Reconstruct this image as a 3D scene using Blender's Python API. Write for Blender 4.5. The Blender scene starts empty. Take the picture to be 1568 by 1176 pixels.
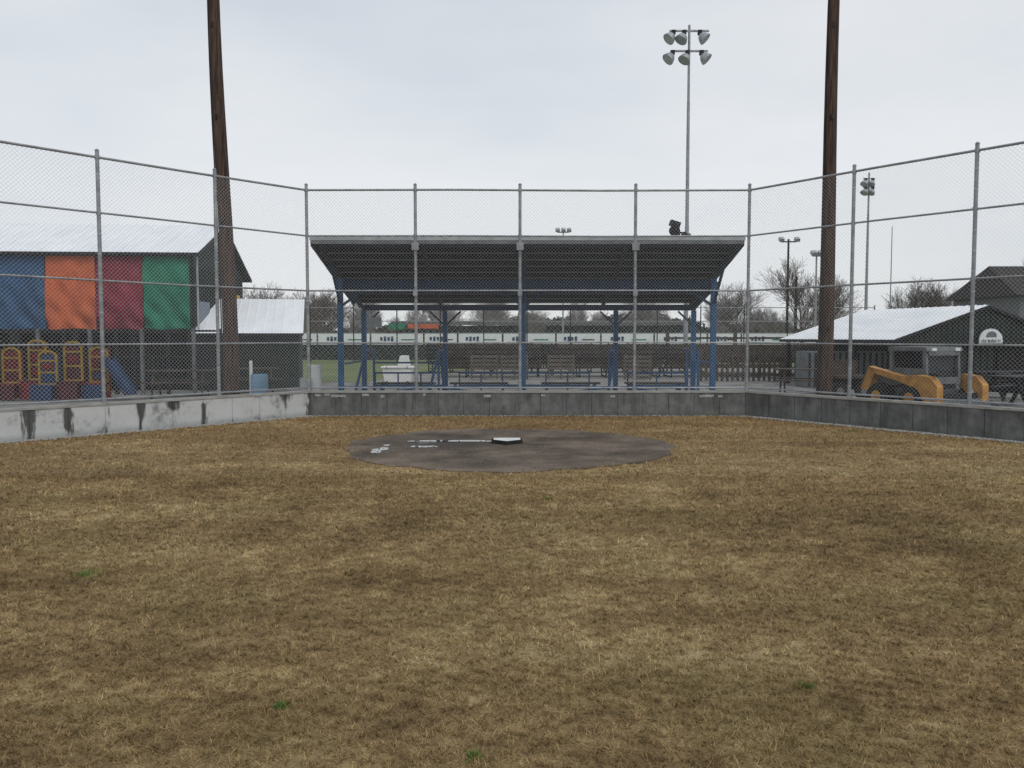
import bpy, math, random
import numpy as np
from mathutils import Vector, Matrix
random.seed(7); rng=np.random.default_rng(7)
S=bpy.context.scene
S.view_settings.view_transform='Standard'
S.view_settings.look='None'; S.view_settings.exposure=0
COL=S.collection

# ---------------------------------------------------------------- materials
def nodes(m):
    m.use_nodes=True; nt=m.node_tree; nt.nodes.clear(); return nt
def mat(name,c1,c2=None,scale=4,rough=.8,metal=0,bump=0,stretch=(1,1,1),lo=.35,hi=.65,spec=.3,bscale=None,bdist=.01,detail=4,ior=1.5):
    m=bpy.data.materials.new(name); nt=nodes(m); N=nt.nodes; L=nt.links
    o=N.new('ShaderNodeOutputMaterial'); p=N.new('ShaderNodeBsdfPrincipled')
    L.new(p.outputs[0],o.inputs[0])
    p.inputs['Roughness'].default_value=rough; p.inputs['Metallic'].default_value=metal
    p.inputs['Specular IOR Level'].default_value=spec; p.inputs['IOR'].default_value=ior
    if c2 is None: c2=tuple(x*.8 for x in c1)
    g=N.new('ShaderNodeNewGeometry'); mp=N.new('ShaderNodeMapping'); mp.inputs['Scale'].default_value=stretch
    L.new(g.outputs['Position'],mp.inputs[0])
    n=N.new('ShaderNodeTexNoise'); n.inputs['Scale'].default_value=scale; n.inputs['Detail'].default_value=detail; n.inputs['Roughness'].default_value=.6
    L.new(mp.outputs[0],n.inputs[0])
    r=N.new('ShaderNodeValToRGB'); r.color_ramp.elements[0].position=lo; r.color_ramp.elements[1].position=hi
    r.color_ramp.elements[0].color=(*c1,1); r.color_ramp.elements[1].color=(*c2,1)
    L.new(n.outputs[0],r.inputs[0]); L.new(r.outputs[0],p.inputs['Base Color'])
    if bump:
        b=N.new('ShaderNodeBump'); b.inputs['Strength'].default_value=bump; b.inputs['Distance'].default_value=bdist
        n2=N.new('ShaderNodeTexNoise'); n2.inputs['Scale'].default_value=bscale or scale*6; n2.inputs['Detail'].default_value=4
        L.new(mp.outputs[0],n2.inputs[0]); L.new(n2.outputs[0],b.inputs['Height']); L.new(b.outputs[0],p.inputs['Normal'])
    return m

def math_node(nt,op,a,b=None):
    n=nt.nodes.new('ShaderNodeMath'); n.operation=op
    for i,v in enumerate((a,b)):
        if v is None: continue
        if isinstance(v,(int,float)): n.inputs[i].default_value=v
        else: nt.links.new(v,n.inputs[i])
    return n.outputs[0]
def mixc(nt,f,a,b,mode='MIX'):
    n=nt.nodes.new('ShaderNodeMix'); n.data_type='RGBA'; n.blend_type=mode
    for idx,v in ((0,f),(6,a),(7,b)):
        if isinstance(v,(int,float)): n.inputs[idx].default_value=v
        elif isinstance(v,tuple): n.inputs[idx].default_value=(*v,1)
        else: nt.links.new(v,n.inputs[idx])
    return n.outputs[2]
def noise(nt,vec,scale,detail=4,rough=.55):
    n=nt.nodes.new('ShaderNodeTexNoise'); n.inputs['Scale'].default_value=scale
    n.inputs['Detail'].default_value=detail; n.inputs['Roughness'].default_value=rough
    nt.links.new(vec,n.inputs[0]); return n.outputs[0]
def ramp(nt,f,stops):
    r=nt.nodes.new('ShaderNodeValToRGB'); e=r.color_ramp.elements
    while len(e)<len(stops): e.new(.5)
    for i,(p,c) in enumerate(stops):
        e[i].position=p; e[i].color=(*c,1) if isinstance(c,tuple) else (c,c,c,1)
    nt.links.new(f,r.inputs[0]); return r.outputs[0]

# shared dormant grass colour group
G=bpy.data.node_groups.new('dormant_grass_colour','ShaderNodeTree')
G.interface.new_socket('Color',in_out='OUTPUT',socket_type='NodeSocketColor')
go=G.nodes.new('NodeGroupOutput'); gg=G.nodes.new('ShaderNodeNewGeometry')
mp=G.nodes.new('ShaderNodeMapping'); mp.inputs['Scale'].default_value=(1,1,.05); mp.inputs['Location'].default_value=(3.1,1.7,0)
G.links.new(gg.outputs['Position'],mp.inputs[0]); pv=mp.outputs[0]
ms=G.nodes.new('ShaderNodeMapping'); ms.inputs['Scale'].default_value=(.16,1.5,.05); ms.inputs['Rotation'].default_value=(0,0,.42)
G.links.new(gg.outputs['Position'],ms.inputs[0])
n1=noise(G,pv,.38,2); n2=noise(G,pv,1.6,3,.6); n3=noise(G,pv,7,4,.7); n4=noise(G,pv,.8,2); n5=noise(G,ms.outputs[0],1.0,2)
v=math_node(G,'ADD',math_node(G,'MULTIPLY',n1,.20),math_node(G,'ADD',math_node(G,'MULTIPLY',n2,.27),math_node(G,'ADD',math_node(G,'MULTIPLY',n3,.37),math_node(G,'MULTIPLY',n5,.16))))
c=ramp(G,v,[(.38,(.145,.098,.046)),(.455,(.25,.172,.082)),(.52,(.355,.252,.122)),(.575,(.49,.37,.19)),(.63,(.66,.53,.31))])
gr=ramp(G,n4,[(.5,0.0),(.68,.38)])
c=mixc(G,gr,c,(.19,.155,.062))
sx=G.nodes.new('ShaderNodeSeparateXYZ'); G.links.new(gg.outputs['Position'],sx.inputs[0])
yy=G.nodes.new('ShaderNodeMapRange'); yy.inputs[1].default_value=8; yy.inputs[2].default_value=17; yy.inputs[3].default_value=0; yy.inputs[4].default_value=.35
G.links.new(sx.outputs[1],yy.inputs[0])
c=mixc(G,yy.outputs[0],c,(.38,.235,.115))
G.links.new(c,go.inputs[0])

def grass_mat(name,blade):
    m=bpy.data.materials.new(name); nt=nodes(m); N=nt.nodes; L=nt.links
    o=N.new('ShaderNodeOutputMaterial'); p=N.new('ShaderNodeBsdfPrincipled'); L.new(p.outputs[0],o.inputs[0])
    p.inputs['Roughness'].default_value=.85; p.inputs['Specular IOR Level'].default_value=.1
    g=N.new('ShaderNodeGroup'); g.node_tree=G; c=g.outputs[0]
    if blade:
        a=N.new('ShaderNodeAttribute'); a.attribute_name='rnd'
        f=ramp(nt,a.outputs['Fac'],[(0,.5),(.5,1.0),(.85,1.25),(1.0,1.7)])
        c=mixc(nt,1.0,c,f,'MULTIPLY')
    else:
        geo=N.new('ShaderNodeNewGeometry')
        nn=noise(nt,geo.outputs['Position'],55,4,.75); f=ramp(nt,nn,[(.3,.3),(.7,1.1)])
        c=mixc(nt,1.0,c,f,'MULTIPLY')
    L.new(c,p.inputs['Base Color']); return m

M={}
M['lawn']=grass_mat('dormant_turf',False); M['blade']=grass_mat('dormant_blade',True)
M['ground']=mat('gravel_yard',(.13,.125,.115),(.30,.29,.27),scale=1.2,rough=.95,bump=.4,bscale=60)
M['field']=mat('field_grass',(.10,.13,.045),(.16,.18,.07),scale=.3,rough=.95)
M['galv']=mat('galvanised_pipe',(.25,.26,.27),(.36,.37,.38),scale=6,rough=.5,metal=.4,detail=2)
M['wire']=mat('chain_link_wire',(.52,.53,.54),(.52,.53,.54),scale=1,rough=.5,metal=.2,detail=0)
M['cap']=mat('weathered_cap',(.26,.25,.23),(.42,.41,.39),scale=5,rough=.85,stretch=(1,1,8))
M['pole']=mat('creosote_wood',(.036,.022,.016),(.125,.080,.060),scale=5,rough=.9,bump=.8,stretch=(5,5,.3),bdist=.03)
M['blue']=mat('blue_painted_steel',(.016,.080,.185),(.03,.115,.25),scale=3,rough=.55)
M['bluedk']=mat('backlit_blue_and_print',(.008,.035,.085),(.014,.05,.115),scale=3,rough=.6)  # steel blue with backlit shade put into the colour; also used for banner print
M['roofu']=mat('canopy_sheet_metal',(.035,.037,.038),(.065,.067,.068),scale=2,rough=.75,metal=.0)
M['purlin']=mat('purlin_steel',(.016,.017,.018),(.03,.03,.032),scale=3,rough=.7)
M['fascia']=mat('gutter_grey',(.30,.32,.32),(.42,.44,.44),scale=3,rough=.5)
M['green']=mat('dark_green_siding',(.013,.022,.017),(.024,.034,.027),scale=2,rough=.75)
M['black']=mat('black_paint',(.012,.012,.013),(.025,.025,.026),scale=4,rough=.6)
M['dark']=mat('shadowed_interior',(.01,.01,.01),(.018,.017,.016),rough=.95)
M['white']=mat('white_metal_roof',(.80,.82,.84),(.90,.91,.92),scale=1.5,rough=.5,stretch=(1,.3,1))
M['wht']=mat('white_paint',(.68,.68,.66),(.8,.8,.78),scale=5,rough=.6)
M['offwht']=mat('banner_vinyl',(.68,.72,.71),(.80,.82,.81),scale=1,rough=.6)
for nm,a in (('tarp_blue',(.028,.09,.19)),('tarp_orange',(.58,.125,.042)),('tarp_red',(.23,.025,.045)),('tarp_green',(.014,.205,.115)),('tarp_yellow',(.62,.38,.04))):
    M[nm]=mat(nm,a,tuple(x*.72 for x in a),scale=1.3,rough=.6,bump=.6,stretch=(1,1,.7),bscale=2.0,bdist=.25)
M['sky_blue']=mat('pale_blue_paint',(.13,.24,.34),(.17,.29,.40),rough=.6)
M['greyblue']=mat('grey_door_paint',(.16,.2,.25),(.2,.24,.29),rough=.6)
M['maroon']=mat('maroon_paint',(.05,.012,.018),(.08,.018,.022),rough=.7)
M['yellow']=mat('yellow_paint',(.34,.21,.02),(.22,.14,.018),rough=.65,scale=8)
M['red']=mat('red_paint',(.17,.017,.017),(.11,.015,.015),rough=.65)
M['playblue']=mat('dull_blue_paint',(.02,.05,.12),(.014,.035,.08),rough=.65)
M['wood']=mat('grey_brown_plank',(.040,.032,.026),(.095,.077,.062),scale=4,rough=.9)
M['woodlt']=mat('weathered_light_plank',(.08,.07,.058),(.16,.138,.112),scale=4,rough=.9)
M['orange']=mat('loader_yellow_orange',(.58,.30,.075),(.38,.17,.035),scale=6,rough=.55)
M['greymc']=mat('machine_grey',(.10,.11,.115),(.17,.18,.185),scale=4,rough=.5)
M['rubber']=mat('rubber',(.015,.015,.015),(.03,.03,.028),rough=.9)
M['glass']=mat('dark_glass',(.03,.035,.04),(.04,.045,.05),rough=.08,spec=.6)
M['lens']=mat('lamp_lens',(.45,.48,.5),(.55,.58,.6),rough=.25,spec=.6)
M['bark']=mat('bare_bark',(.085,.07,.06),(.14,.12,.105),scale=3,rough=.95,detail=1)
M['barkfar']=mat('bare_bark_distant',(.17,.155,.145),(.25,.23,.22),scale=.5,rough=.95,detail=1)
M['shingle']=mat('dark_shingle',(.035,.032,.03),(.06,.055,.05),scale=5,rough=.95)
M['housewall']=mat('grey_siding',(.12,.13,.13),(.15,.16,.16),scale=3,rough=.8)
M['stone']=mat('gravel_stone',(.24,.24,.23),(.5,.5,.48),scale=30,rough=.9)
M['pebble']=mat('dirt_pebble',(.10,.085,.07),(.24,.21,.17),scale=30,rough=.9)
M['lamp']=mat('lamp_reflector',(.30,.32,.34),(.42,.44,.46),rough=.4,metal=.3)
M['weed']=mat('green_weed',(.09,.15,.03),(.15,.22,.05),scale=20,rough=.8)
M['water']=mat('puddle_water',(.05,.045,.038),(.06,.052,.045),rough=.015,spec=.5,ior=1.9)
M['shrub']=mat('distant_evergreen',(.030,.042,.024),(.065,.07,.042),scale=.2,rough=.95)

# concrete
def concrete(name,base,paint):
    m=bpy.data.materials.new(name); nt=nodes(m); N=nt.nodes; L=nt.links
    o=N.new('ShaderNodeOutputMaterial'); p=N.new('ShaderNodeBsdfPrincipled'); L.new(p.outputs[0],o.inputs[0])
    p.inputs['Roughness'].default_value=.88; p.inputs['Specular IOR Level'].default_value=.2
    g=N.new('ShaderNodeNewGeometry'); P=g.outputs['Position']
    mp=N.new('ShaderNodeMapping'); mp.inputs['Scale'].default_value=(4,4,.7); L.new(P,mp.inputs[0])
    a=noise(nt,P,3,6,.65); s=noise(nt,mp.outputs[0],1.6,6,.7); w=noise(nt,P,1.3,7,.75)
    c=ramp(nt,a,[(.3,tuple(x*.6 for x in base)),(.7,tuple(x*1.3 for x in base))])
    sz=N.new('ShaderNodeSeparateXYZ'); L.new(P,sz.inputs[0])
    topz=N.new('ShaderNodeMapRange'); topz.inputs[1].default_value=.05; topz.inputs[2].default_value=.5; topz.inputs[3].default_value=0; topz.inputs[4].default_value=.10
    L.new(sz.outputs[2],topz.inputs[0])
    if paint:
        pm=ramp(nt,w,[(.36,0.0),(.46,.85),(.58,1.0)])
        c=mixc(nt,pm,c,paint)
        at=N.new('ShaderNodeAttribute'); at.attribute_name='seam'
        lf=noise(nt,P,1.1,2)
        k=math_node(nt,'MULTIPLY',at.outputs['Fac'],ramp(nt,lf,[(.40,.1),(.52,1.0)]))
        tot=math_node(nt,'ADD',math_node(nt,'MULTIPLY',k,.38),math_node(nt,'ADD',s,topz.outputs[0]))
        st=ramp(nt,tot,[(.74,0.0),(.84,.9)])
        c=mixc(nt,st,c,(.05,.05,.047))
    else:
        st=ramp(nt,math_node(nt,'ADD',s,topz.outputs[0]),[(.46,0.0),(.74,.7)]); c=mixc(nt,st,c,tuple(x*.38 for x in base))
        t2=ramp(nt,w,[(.5,0.0),(.62,.35)]); c=mixc(nt,t2,c,tuple(x*1.7 for x in base))
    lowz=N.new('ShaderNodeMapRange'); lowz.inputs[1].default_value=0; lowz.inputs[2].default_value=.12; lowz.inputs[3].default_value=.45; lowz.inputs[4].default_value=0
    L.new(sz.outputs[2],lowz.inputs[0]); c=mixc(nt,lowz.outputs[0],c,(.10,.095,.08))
    b=N.new('ShaderNodeBump'); b.inputs['Strength'].default_value=.4; b.inputs['Distance'].default_value=.008
    L.new(noise(nt,P,40,4),b.inputs['Height']); L.new(b.outputs[0],p.inputs['Normal'])
    L.new(c,p.inputs['Base Color']); return m
M['conc']=concrete('concrete_grey',(.165,.17,.165),None)
M['concp']=concrete('concrete_peeling_paint',(.27,.275,.275),(.56,.575,.57))

def dirt():
    m=bpy.data.materials.new('damp_dirt'); nt=nodes(m); N=nt.nodes; L=nt.links
    o=N.new('ShaderNodeOutputMaterial'); p=N.new('ShaderNodeBsdfPrincipled'); L.new(p.outputs[0],o.inputs[0])
    g=N.new('ShaderNodeNewGeometry'); P=g.outputs['Position']
    a=noise(nt,P,.9,6,.62); f=noise(nt,P,45,4,.75)
    c=ramp(nt,a,[(.36,(.085,.067,.052)),(.50,(.155,.124,.098)),(.66,(.25,.20,.155))])
    # damper ground around the puddles on the far-left part of the circle
    vm=N.new('ShaderNodeVectorMath'); vm.operation='DISTANCE'; vm.inputs[1].default_value=(-1.2,13.3,0); L.new(P,vm.inputs[0])
    dd=math_node(nt,'ADD',vm.outputs['Value'],math_node(nt,'MULTIPLY',a,1.5))
    wet=ramp(nt,math_node(nt,'MULTIPLY',dd,.25),[(.30,1.0),(.48,0.0)])
    c=mixc(nt,math_node(nt,'MULTIPLY',wet,.75),c,(.06,.05,.041))
    c=mixc(nt,1.0,c,ramp(nt,f,[(.3,.55),(.7,1.35)]),'MULTIPLY')
    L.new(c,p.inputs['Base Color']); L.new(ramp(nt,wet,[(0,.97),(1,.5)]),p.inputs['Roughness'])
    p.inputs['Specular IOR Level'].default_value=.15
    b=N.new('ShaderNodeBump'); b.inputs['Strength'].default_value=.7; b.inputs['Distance'].default_value=.02
    L.new(f,b.inputs['Height']); L.new(b.outputs[0],p.inputs['Normal']); return m
M['dirt']=dirt()

# ---------------------------------------------------------------- mesh builder
class B:
    def __init__(s): s.v=[]; s.f=[]; s.m=[]; s.mats=[]
    def mi(s,m):
        if m not in s.mats: s.mats.append(m)
        return s.mats.index(m)
    def add(s,vs,fs,m):
        k=len(s.v); s.v+= [tuple(x) for x in vs]; i=s.mi(m)
        for f in fs: s.f.append(tuple(k+a for a in f)); s.m.append(i)
    def box(s,c,sz,m,rz=0,rx=0,ry=0):
        R=Matrix.Rotation(rz,3,'Z')@Matrix.Rotation(ry,3,'Y')@Matrix.Rotation(rx,3,'X'); c=Vector(c)
        vs=[c+R@Vector((x*sz[0]/2,y*sz[1]/2,z*sz[2]/2)) for x in(-1,1) for y in(-1,1) for z in(-1,1)]
        s.add(vs,[(0,1,3,2),(4,6,7,5),(0,4,5,1),(2,3,7,6),(0,2,6,4),(1,5,7,3)],m)
    def beam(s,a,b,w,h,m):
        a=Vector(a); b=Vector(b); d=(b-a).normalized()
        u=d.cross(Vector((0,0,1)));
        if u.length<1e-3: u=Vector((1,0,0))
        u.normalize(); t=u.cross(d).normalized()
        vs=[q+u*x*w/2+t*y*h/2 for q in(a,b) for x,y in((-1,-1),(1,-1),(1,1),(-1,1))]
        s.add(vs,[(0,3,2,1),(4,5,6,7),(0,1,5,4),(1,2,6,5),(2,3,7,6),(3,0,4,7)],m)
    def cyl(s,a,b,r0,m,r1=None,n=10,cap=True):
        if r1 is None: r1=r0
        a=Vector(a); b=Vector(b); d=(b-a).normalized()
        u=d.cross(Vector((0,0,1)))
        if u.length<1e-3: u=Vector((1,0,0))
        u.normalize(); t=u.cross(d)
        vs=[]
        for q,r in((a,r0),(b,r1)):
            for i in range(n):
                an=2*math.pi*i/n; vs.append(q+u*math.cos(an)*r+t*math.sin(an)*r)
        fs=[(i,(i+1)%n,n+(i+1)%n,n+i) for i in range(n)]
        if cap: fs+=[tuple(range(n))[::-1],tuple(range(n,2*n))]
        s.add(vs,fs,m)
    def prism(s,poly,y0,y1,m):
        n=len(poly); vs=[(x,y0,z) for x,z in poly]+[(x,y1,z) for x,z in poly]
        s.add(vs,[tuple(range(n)),tuple(range(n,2*n))[::-1]]+[(i,n+i,n+(i+1)%n,(i+1)%n) for i in range(n)],m)
    def obj(s,name,smooth=False,loc=(0,0,0),rz=0,bevel=0,parent=None):
        me=bpy.data.meshes.new(name); me.from_pydata(s.v,[],s.f)
        for m in s.mats: me.materials.append(M[m])
        me.polygons.foreach_set('material_index',s.m); me.update()
        if smooth:
            me.polygons.foreach_set('use_smooth',[True]*len(me.polygons))
            try: me.set_sharp_from_angle(angle=math.radians(40))
            except Exception: pass
        o=bpy.data.objects.new(name,me); COL.objects.link(o); o.location=loc; o.rotation_euler=(0,0,rz)
        if bevel:
            b=o.modifiers.new('bevel','BEVEL'); b.width=bevel; b.segments=2; b.limit_method='ANGLE'
        if parent: o.parent=parent
        return o

# ---------------------------------------------------------------- ground
b=B(); b.add([(-1500,-200,-.012),(1500,-200,-.012),(1500,2500,-.012),(-1500,2500,-.012)],[(0,1,2,3)],'ground'); b.obj('ground')
b=B(); b.add([(-120,45,-.006),(-22,42,-.006),(-12,33,-.006),(-5.4,30.5,-.006),(-4.6,38,-.006),(0,45,-.006),(120,47,-.006),(120,600,-.006),(-120,600,-.006)],[(0,1,2,3,4,5,6,7,8)],'field'); b.obj('ball_field_grass')

CL=Vector((-4.31,17.63)); CR=Vector((4.98,17.63))
dL=Vector((-3.88,-4.46)).normalized(); dR=Vector((3.23,-4.43)).normalized()
EL=CL+dL*14; ER=CR+dR*14
b=B(); b.add([(EL.x,EL.y,0),(EL.x,-4,0),(ER.x,-4,0),(ER.x,ER.y,0),(CR.x,CR.y,0),(CL.x,CL.y,0)],[(0,1,2,3,4,5)],'lawn'); b.obj('lawn')

# ---------------------------------------------------------------- dirt circle
CX,CY,CRAD=-.06,12.75,2.53
def rad(a): return CRAD+.05*math.sin(3*a+1)+.04*math.sin(7*a)+.03*math.sin(17*a+2)+.02*math.sin(31*a)
b=B(); n=160; vs=[(CX,CY,.006)]
for i in range(n):
    a=2*math.pi*i/n; r=rad(a)*(1+random.uniform(-.008,.008)); vs.append((CX+r*math.cos(a),CY+r*math.sin(a)*.96,.006))
b.add(vs,[(0,1+i,1+(i+1)%n) for i in range(n)],'dirt'); b.obj('home_plate_dirt')
def puddle(x,y,w,h,seed):
    r=random.Random(seed); b=B(); n=64; ph=[r.uniform(0,6) for _ in range(5)]
    vs=[(x,y,.0105)]
    for i in range(n):
        a=2*math.pi*i/n; k=1+.22*math.sin(2*a+ph[0])+.16*math.sin(3*a+ph[1])+.11*math.sin(5*a+ph[2])+.07*math.sin(9*a+ph[3])+.05*math.sin(16*a+ph[4])
        vs.append((x+w/2*k*math.cos(a),y+h/2*k*math.sin(a),.0105))
    b.add(vs,[(0,1+i,1+(i+1)%n) for i in range(n)],'water'); b.obj('puddle')
puddle(-1.38,13.25,.46,.5,1); puddle(-1.98,12.25,.22,.55,2); puddle(-.72,13.35,.62,.42,3); puddle(-1.36,12.65,.36,.22,4)
puddle(-1.95,12.8,.12,.14,6)

b=B()
def plate(b,cx,cy,w,z0,z1,m):
    h=w/2; P=[(-h,h*.6),(h,h*.6),(h,-h*.2),(0,-h*1.05),(-h,-h*.2)]
    n=5; vs=[(cx+x,cy+y,z0) for x,y in P]+[(cx+x*.97,cy+y*.97,z1) for x,y in P]
    b.add(vs,[(4,3,2,1,0)]+[(5,6,7,8,9)]+[(i,(i+1)%n,n+(i+1)%n,n+i) for i in range(n)],m)
plate(b,-.08,13.1,.50,.006,.065,'rubber'); plate(b,-.08,13.1,.43,.0655,.074,'wht'); b.obj('home_plate')

# ---------------------------------------------------------------- grass blades
def make_blades(name,x,y,w,l,lean,matn,z0=0.0):
    n=len(x); az=rng.uniform(0,2*np.pi,n); tilt=np.clip(rng.normal(lean,.28,n),.05,1.5)
    dx=np.cos(az)*np.sin(tilt)*l; dy=np.sin(az)*np.sin(tilt)*l; dz=np.cos(tilt)*l
    pa=rng.uniform(0,2*np.pi,n)
    px=np.cos(pa)*w/2; py=np.sin(pa)*w/2
    V=np.empty((n,3,3),dtype=np.float32)
    V[:,0]=np.stack([x-px,y-py,np.full(n,z0)],1); V[:,1]=np.stack([x+px,y+py,np.full(n,z0)],1)
    V[:,2]=np.stack([x+dx,y+dy,z0+dz],1)
    me=bpy.data.meshes.new(name); me.vertices.add(3*n); me.vertices.foreach_set('co',V.ravel())
    me.loops.add(3*n); me.loops.foreach_set('vertex_index',np.arange(3*n,dtype=np.int32))
    me.polygons.add(n); me.polygons.foreach_set('loop_start',np.arange(0,3*n,3,dtype=np.int32))
    me.update(calc_edges=True)
    at=me.attributes.new('rnd','FLOAT','POINT'); at.data.foreach_set('value',np.repeat(rng.uniform(0,1,n),3).astype(np.float32))
    me.materials.append(M[matn]); o=bpy.data.objects.new(name,me); COL.objects.link(o); return o
X=[];Y=[];W=[];Ln=[]
for (y0,y1,n,w,l) in ((2.2,4.2,170000,.0046,.034),(4.2,6.5,150000,.0060,.038),(6.5,10,130000,.0095,.042),(10,17.6,120000,.015,.042)):
    y=np.sqrt(rng.uniform(y0*y0,y1*y1,n)); x=rng.uniform(-1,1,n)*(1.0+.70*y)
    X.append(x);Y.append(y);W.append(w*rng.uniform(.6,1.3,n));Ln.append(l*rng.uniform(.5,1.3,n))
X=np.concatenate(X);Y=np.concatenate(Y);W=np.concatenate(W);Ln=np.concatenate(Ln)
gs=.07
cx=np.round(X/gs)*gs+.04*np.sin(np.round(Y/gs)*91.3+np.round(X/gs)*17); cy=np.round(Y/gs)*gs+.04*np.sin(np.round(X/gs)*83.1+np.round(Y/gs)*29)
k=rng.uniform(0,.75,len(X))**1.3; X=X*(1-k)+cx*k; Y=Y*(1-k)+cy*k
an=np.arctan2((Y-CY)/.96,X-CX); rr=np.hypot(X-CX,(Y-CY)/.96)
R=CRAD+.05*np.sin(3*an+1)+.04*np.sin(7*an)+.03*np.sin(17*an+2)+.02*np.sin(31*an)
keep=(rr>R+rng.normal(0,.06,len(X)))
def inside(C,d,sgn):
    rel_x=X-C.x; rel_y=Y-C.y; return sgn*(d.x*rel_y-d.y*rel_x)
keep&=(Y<17.60)&(inside(CL,dL,1)>.04)&(inside(CR,dR,-1)>.04)
X,Y,W,Ln=X[keep],Y[keep],W[keep],Ln[keep]
make_blades('dormant_grass',X,Y,W,Ln,1.05,'blade')
for wx,wy,r,nn in ((-3.05,5.83,.13,230),(.37,8.55,.06,130),(-1.06,3.71,.045,90),(1.43,3.92,.04,70),(-.156,3.26,.045,80),(6.0,14.7,.35,180),(-1.3,16.9,.3,120)):
    n=nn; rr_=r*np.abs(rng.normal(0,.6,n)); aa=rng.uniform(0,6.28,n)
    make_blades('weed_tuft',wx+rr_*np.cos(aa),wy+rr_*np.sin(aa),rng.uniform(.005,.009,n),rng.uniform(.025,.05,n),.95,'weed')

def stones(name,pts,r0,r1,m='stone'):
    b=B()
    for (x,y,z) in pts:
        r=random.uniform(r0,r1); a=random.uniform(0,3)
        vs=[(x+r*math.cos(a+i*2.09)*random.uniform(.7,1.2),y+r*math.sin(a+i*2.09)*random.uniform(.7,1.2),z) for i in range(3)]
        vs+=[(x+.55*r*math.cos(a+1+i*2.09),y+.55*r*math.sin(a+1+i*2.09),z+r*.7) for i in range(3)]
        b.add(vs,[(0,1,4,3),(1,2,5,4),(2,0,3,5),(3,4,5)],m)
    return b.obj(name)
pts=[]
for C,d,nrm in ((CL,dL,Vector((-dL.y,dL.x))),(CR,dR,Vector((dR.y,-dR.x)))):
    if nrm.y>0: nrm=-nrm
    for i in range(2600):
        t=random.uniform(0,9); q=C+d*t+nrm*abs(random.gauss(0,.10)); pts.append((q.x,q.y,.004))
for i in range(500):
    pts.append((random.uniform(-4.3,4.9),17.62-abs(random.gauss(0,.05)),.004))
stones('wall_base_gravel',pts,.008,.026)
pts=[]
for i in range(600):
    a=random.uniform(0,6.28); r=CRAD*math.sqrt(random.random())*.97; pts.append((CX+r*math.cos(a),CY+r*math.sin(a)*.95,.006))
stones('dirt_pebbles',pts,.005,.020,'pebble')

# ---------------------------------------------------------------- concrete wall
def offset_pt(C,n1,n2,d): 
    v=(n1+n2); return C+v*(d/(1+n1.dot(n2)))
nF=Vector((0,1)); nLo=Vector((dL.y,-dL.x)); nLo=nLo if nLo.x<0 else -nLo; nRo=Vector((-dR.y,dR.x)); nRo=nRo if nRo.x>0 else -nRo
T=.2
qCL=offset_pt(CL,nF,nLo,T); qCR=offset_pt(CR,nF,nRo,T); qEL=EL+nLo*T; qER=ER+nRo*T
def wall(name,p0,p1,q0,q1,step,m,mcap):
    b=B(); L=(p1-p0).length; n=max(1,round(L/step)); seam=[]
    def pr(t0,t1,z0,z1,inn,mm):
        a=p0.lerp(p1,t0); c=p0.lerp(p1,t1); d=q0.lerp(q1,t1); e=q0.lerp(q1,t0)
        a2=a.lerp(e,inn); c2=c.lerp(d,inn); d2=d.lerp(c,inn); e2=e.lerp(a,inn)
        V=[a2,c2,d2,e2]; b.add([(v.x,v.y,z) for z in(z0,z1) for v in V],[(0,3,2,1),(4,5,6,7),(0,1,5,4),(1,2,6,5),(2,3,7,6),(3,0,4,7)],mm)
    g=.005/L
    for i in range(n):
        t0=i/n+g; t1=(i+1)/n-g; K=10
        for k in range(K):
            pr(t0+(t1-t0)*k/K,t0+(t1-t0)*(k+1)/K,-.1,.495,0.0 if i%2 else .012,m)
            s0=1-min(k,K-k)/ (K/2); s1=1-min(k+1,K-k-1)/(K/2)
            seam+= [s0,s1,s1,s0]*2
    pr(0,1,-.1,.490,.08,m); seam+=[1.]*8
    pr(0,1,.4975,.54,-.06,mcap); seam+=[0]*8
    o=b.obj(name); at=o.data.attributes.new('seam','FLOAT','POINT'); at.data.foreach_set('value',[max(0,s)**2 for s in seam]); return o
wall('concrete_wall',CL,CR,qCL,qCR,.56,'conc','cap')
wall('concrete_wall',CL,EL,qCL,qEL,.62,'concp','cap')
wall('concrete_wall',CR,ER,qCR,qER,.62,'conc','cap')
b=B(); r=random.Random(5)
for x0,x1 in ((-4.2,-4.08),(-4.0,-3.9),(-3.86,-3.55),(-3.2,-3.05),(-2.8,-2.72),(-1.9,-1.84),(-.6,-.45),(.62,.7),(2.1,2.2),(4.0,4.3),(4.4,4.5)):
    z=r.uniform(.41,.45); n=12
    top=[(x0+(x1-x0)*i/n,z+.03+r.uniform(-.012,.012)) for i in range(n+1)]
    bot=[(x0+(x1-x0)*i/n,z-r.uniform(0,.028)) for i in range(n+1)]
    b.prism(bot+top[::-1],17.622,17.629,'fascia')
b.obj('paint_remnants')

# ---------------------------------------------------------------- chain link fence
def chain(b,pA,pB,z0,z1,s=.072,r=.0018,seg=1.1,m='wire'):
    pA=Vector(pA);pB=Vector(pB); L=(pB-pA).length; d=(pB-pA)/L; nrm=Vector((-d.y,d.x)); H=z1-z0
    for sg in(1,-1):
        off=nrm*.003*sg
        cnt=int((L+H)/s)+1
        for i in range(cnt):
            u=(-H+i*s) if sg==1 else (i*s)
            if sg==1: t0=max(0,-u); t1=min(H,L-u)
            else: t0=max(0,u-L); t1=min(H,u)
            if t1-t0<.02: continue
            nseg=max(1,int((t1-t0)/seg))
            for j in range(nseg):
                a=t0+(t1-t0)*j/nseg; c=t0+(t1-t0)*(j+1)/nseg
                P=pA+d*(u+sg*a)+off; Q=pA+d*(u+sg*c)+off
                b.cyl((P.x,P.y,z0+a),(Q.x,Q.y,z0+c),r,m,n=3,cap=False)
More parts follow.
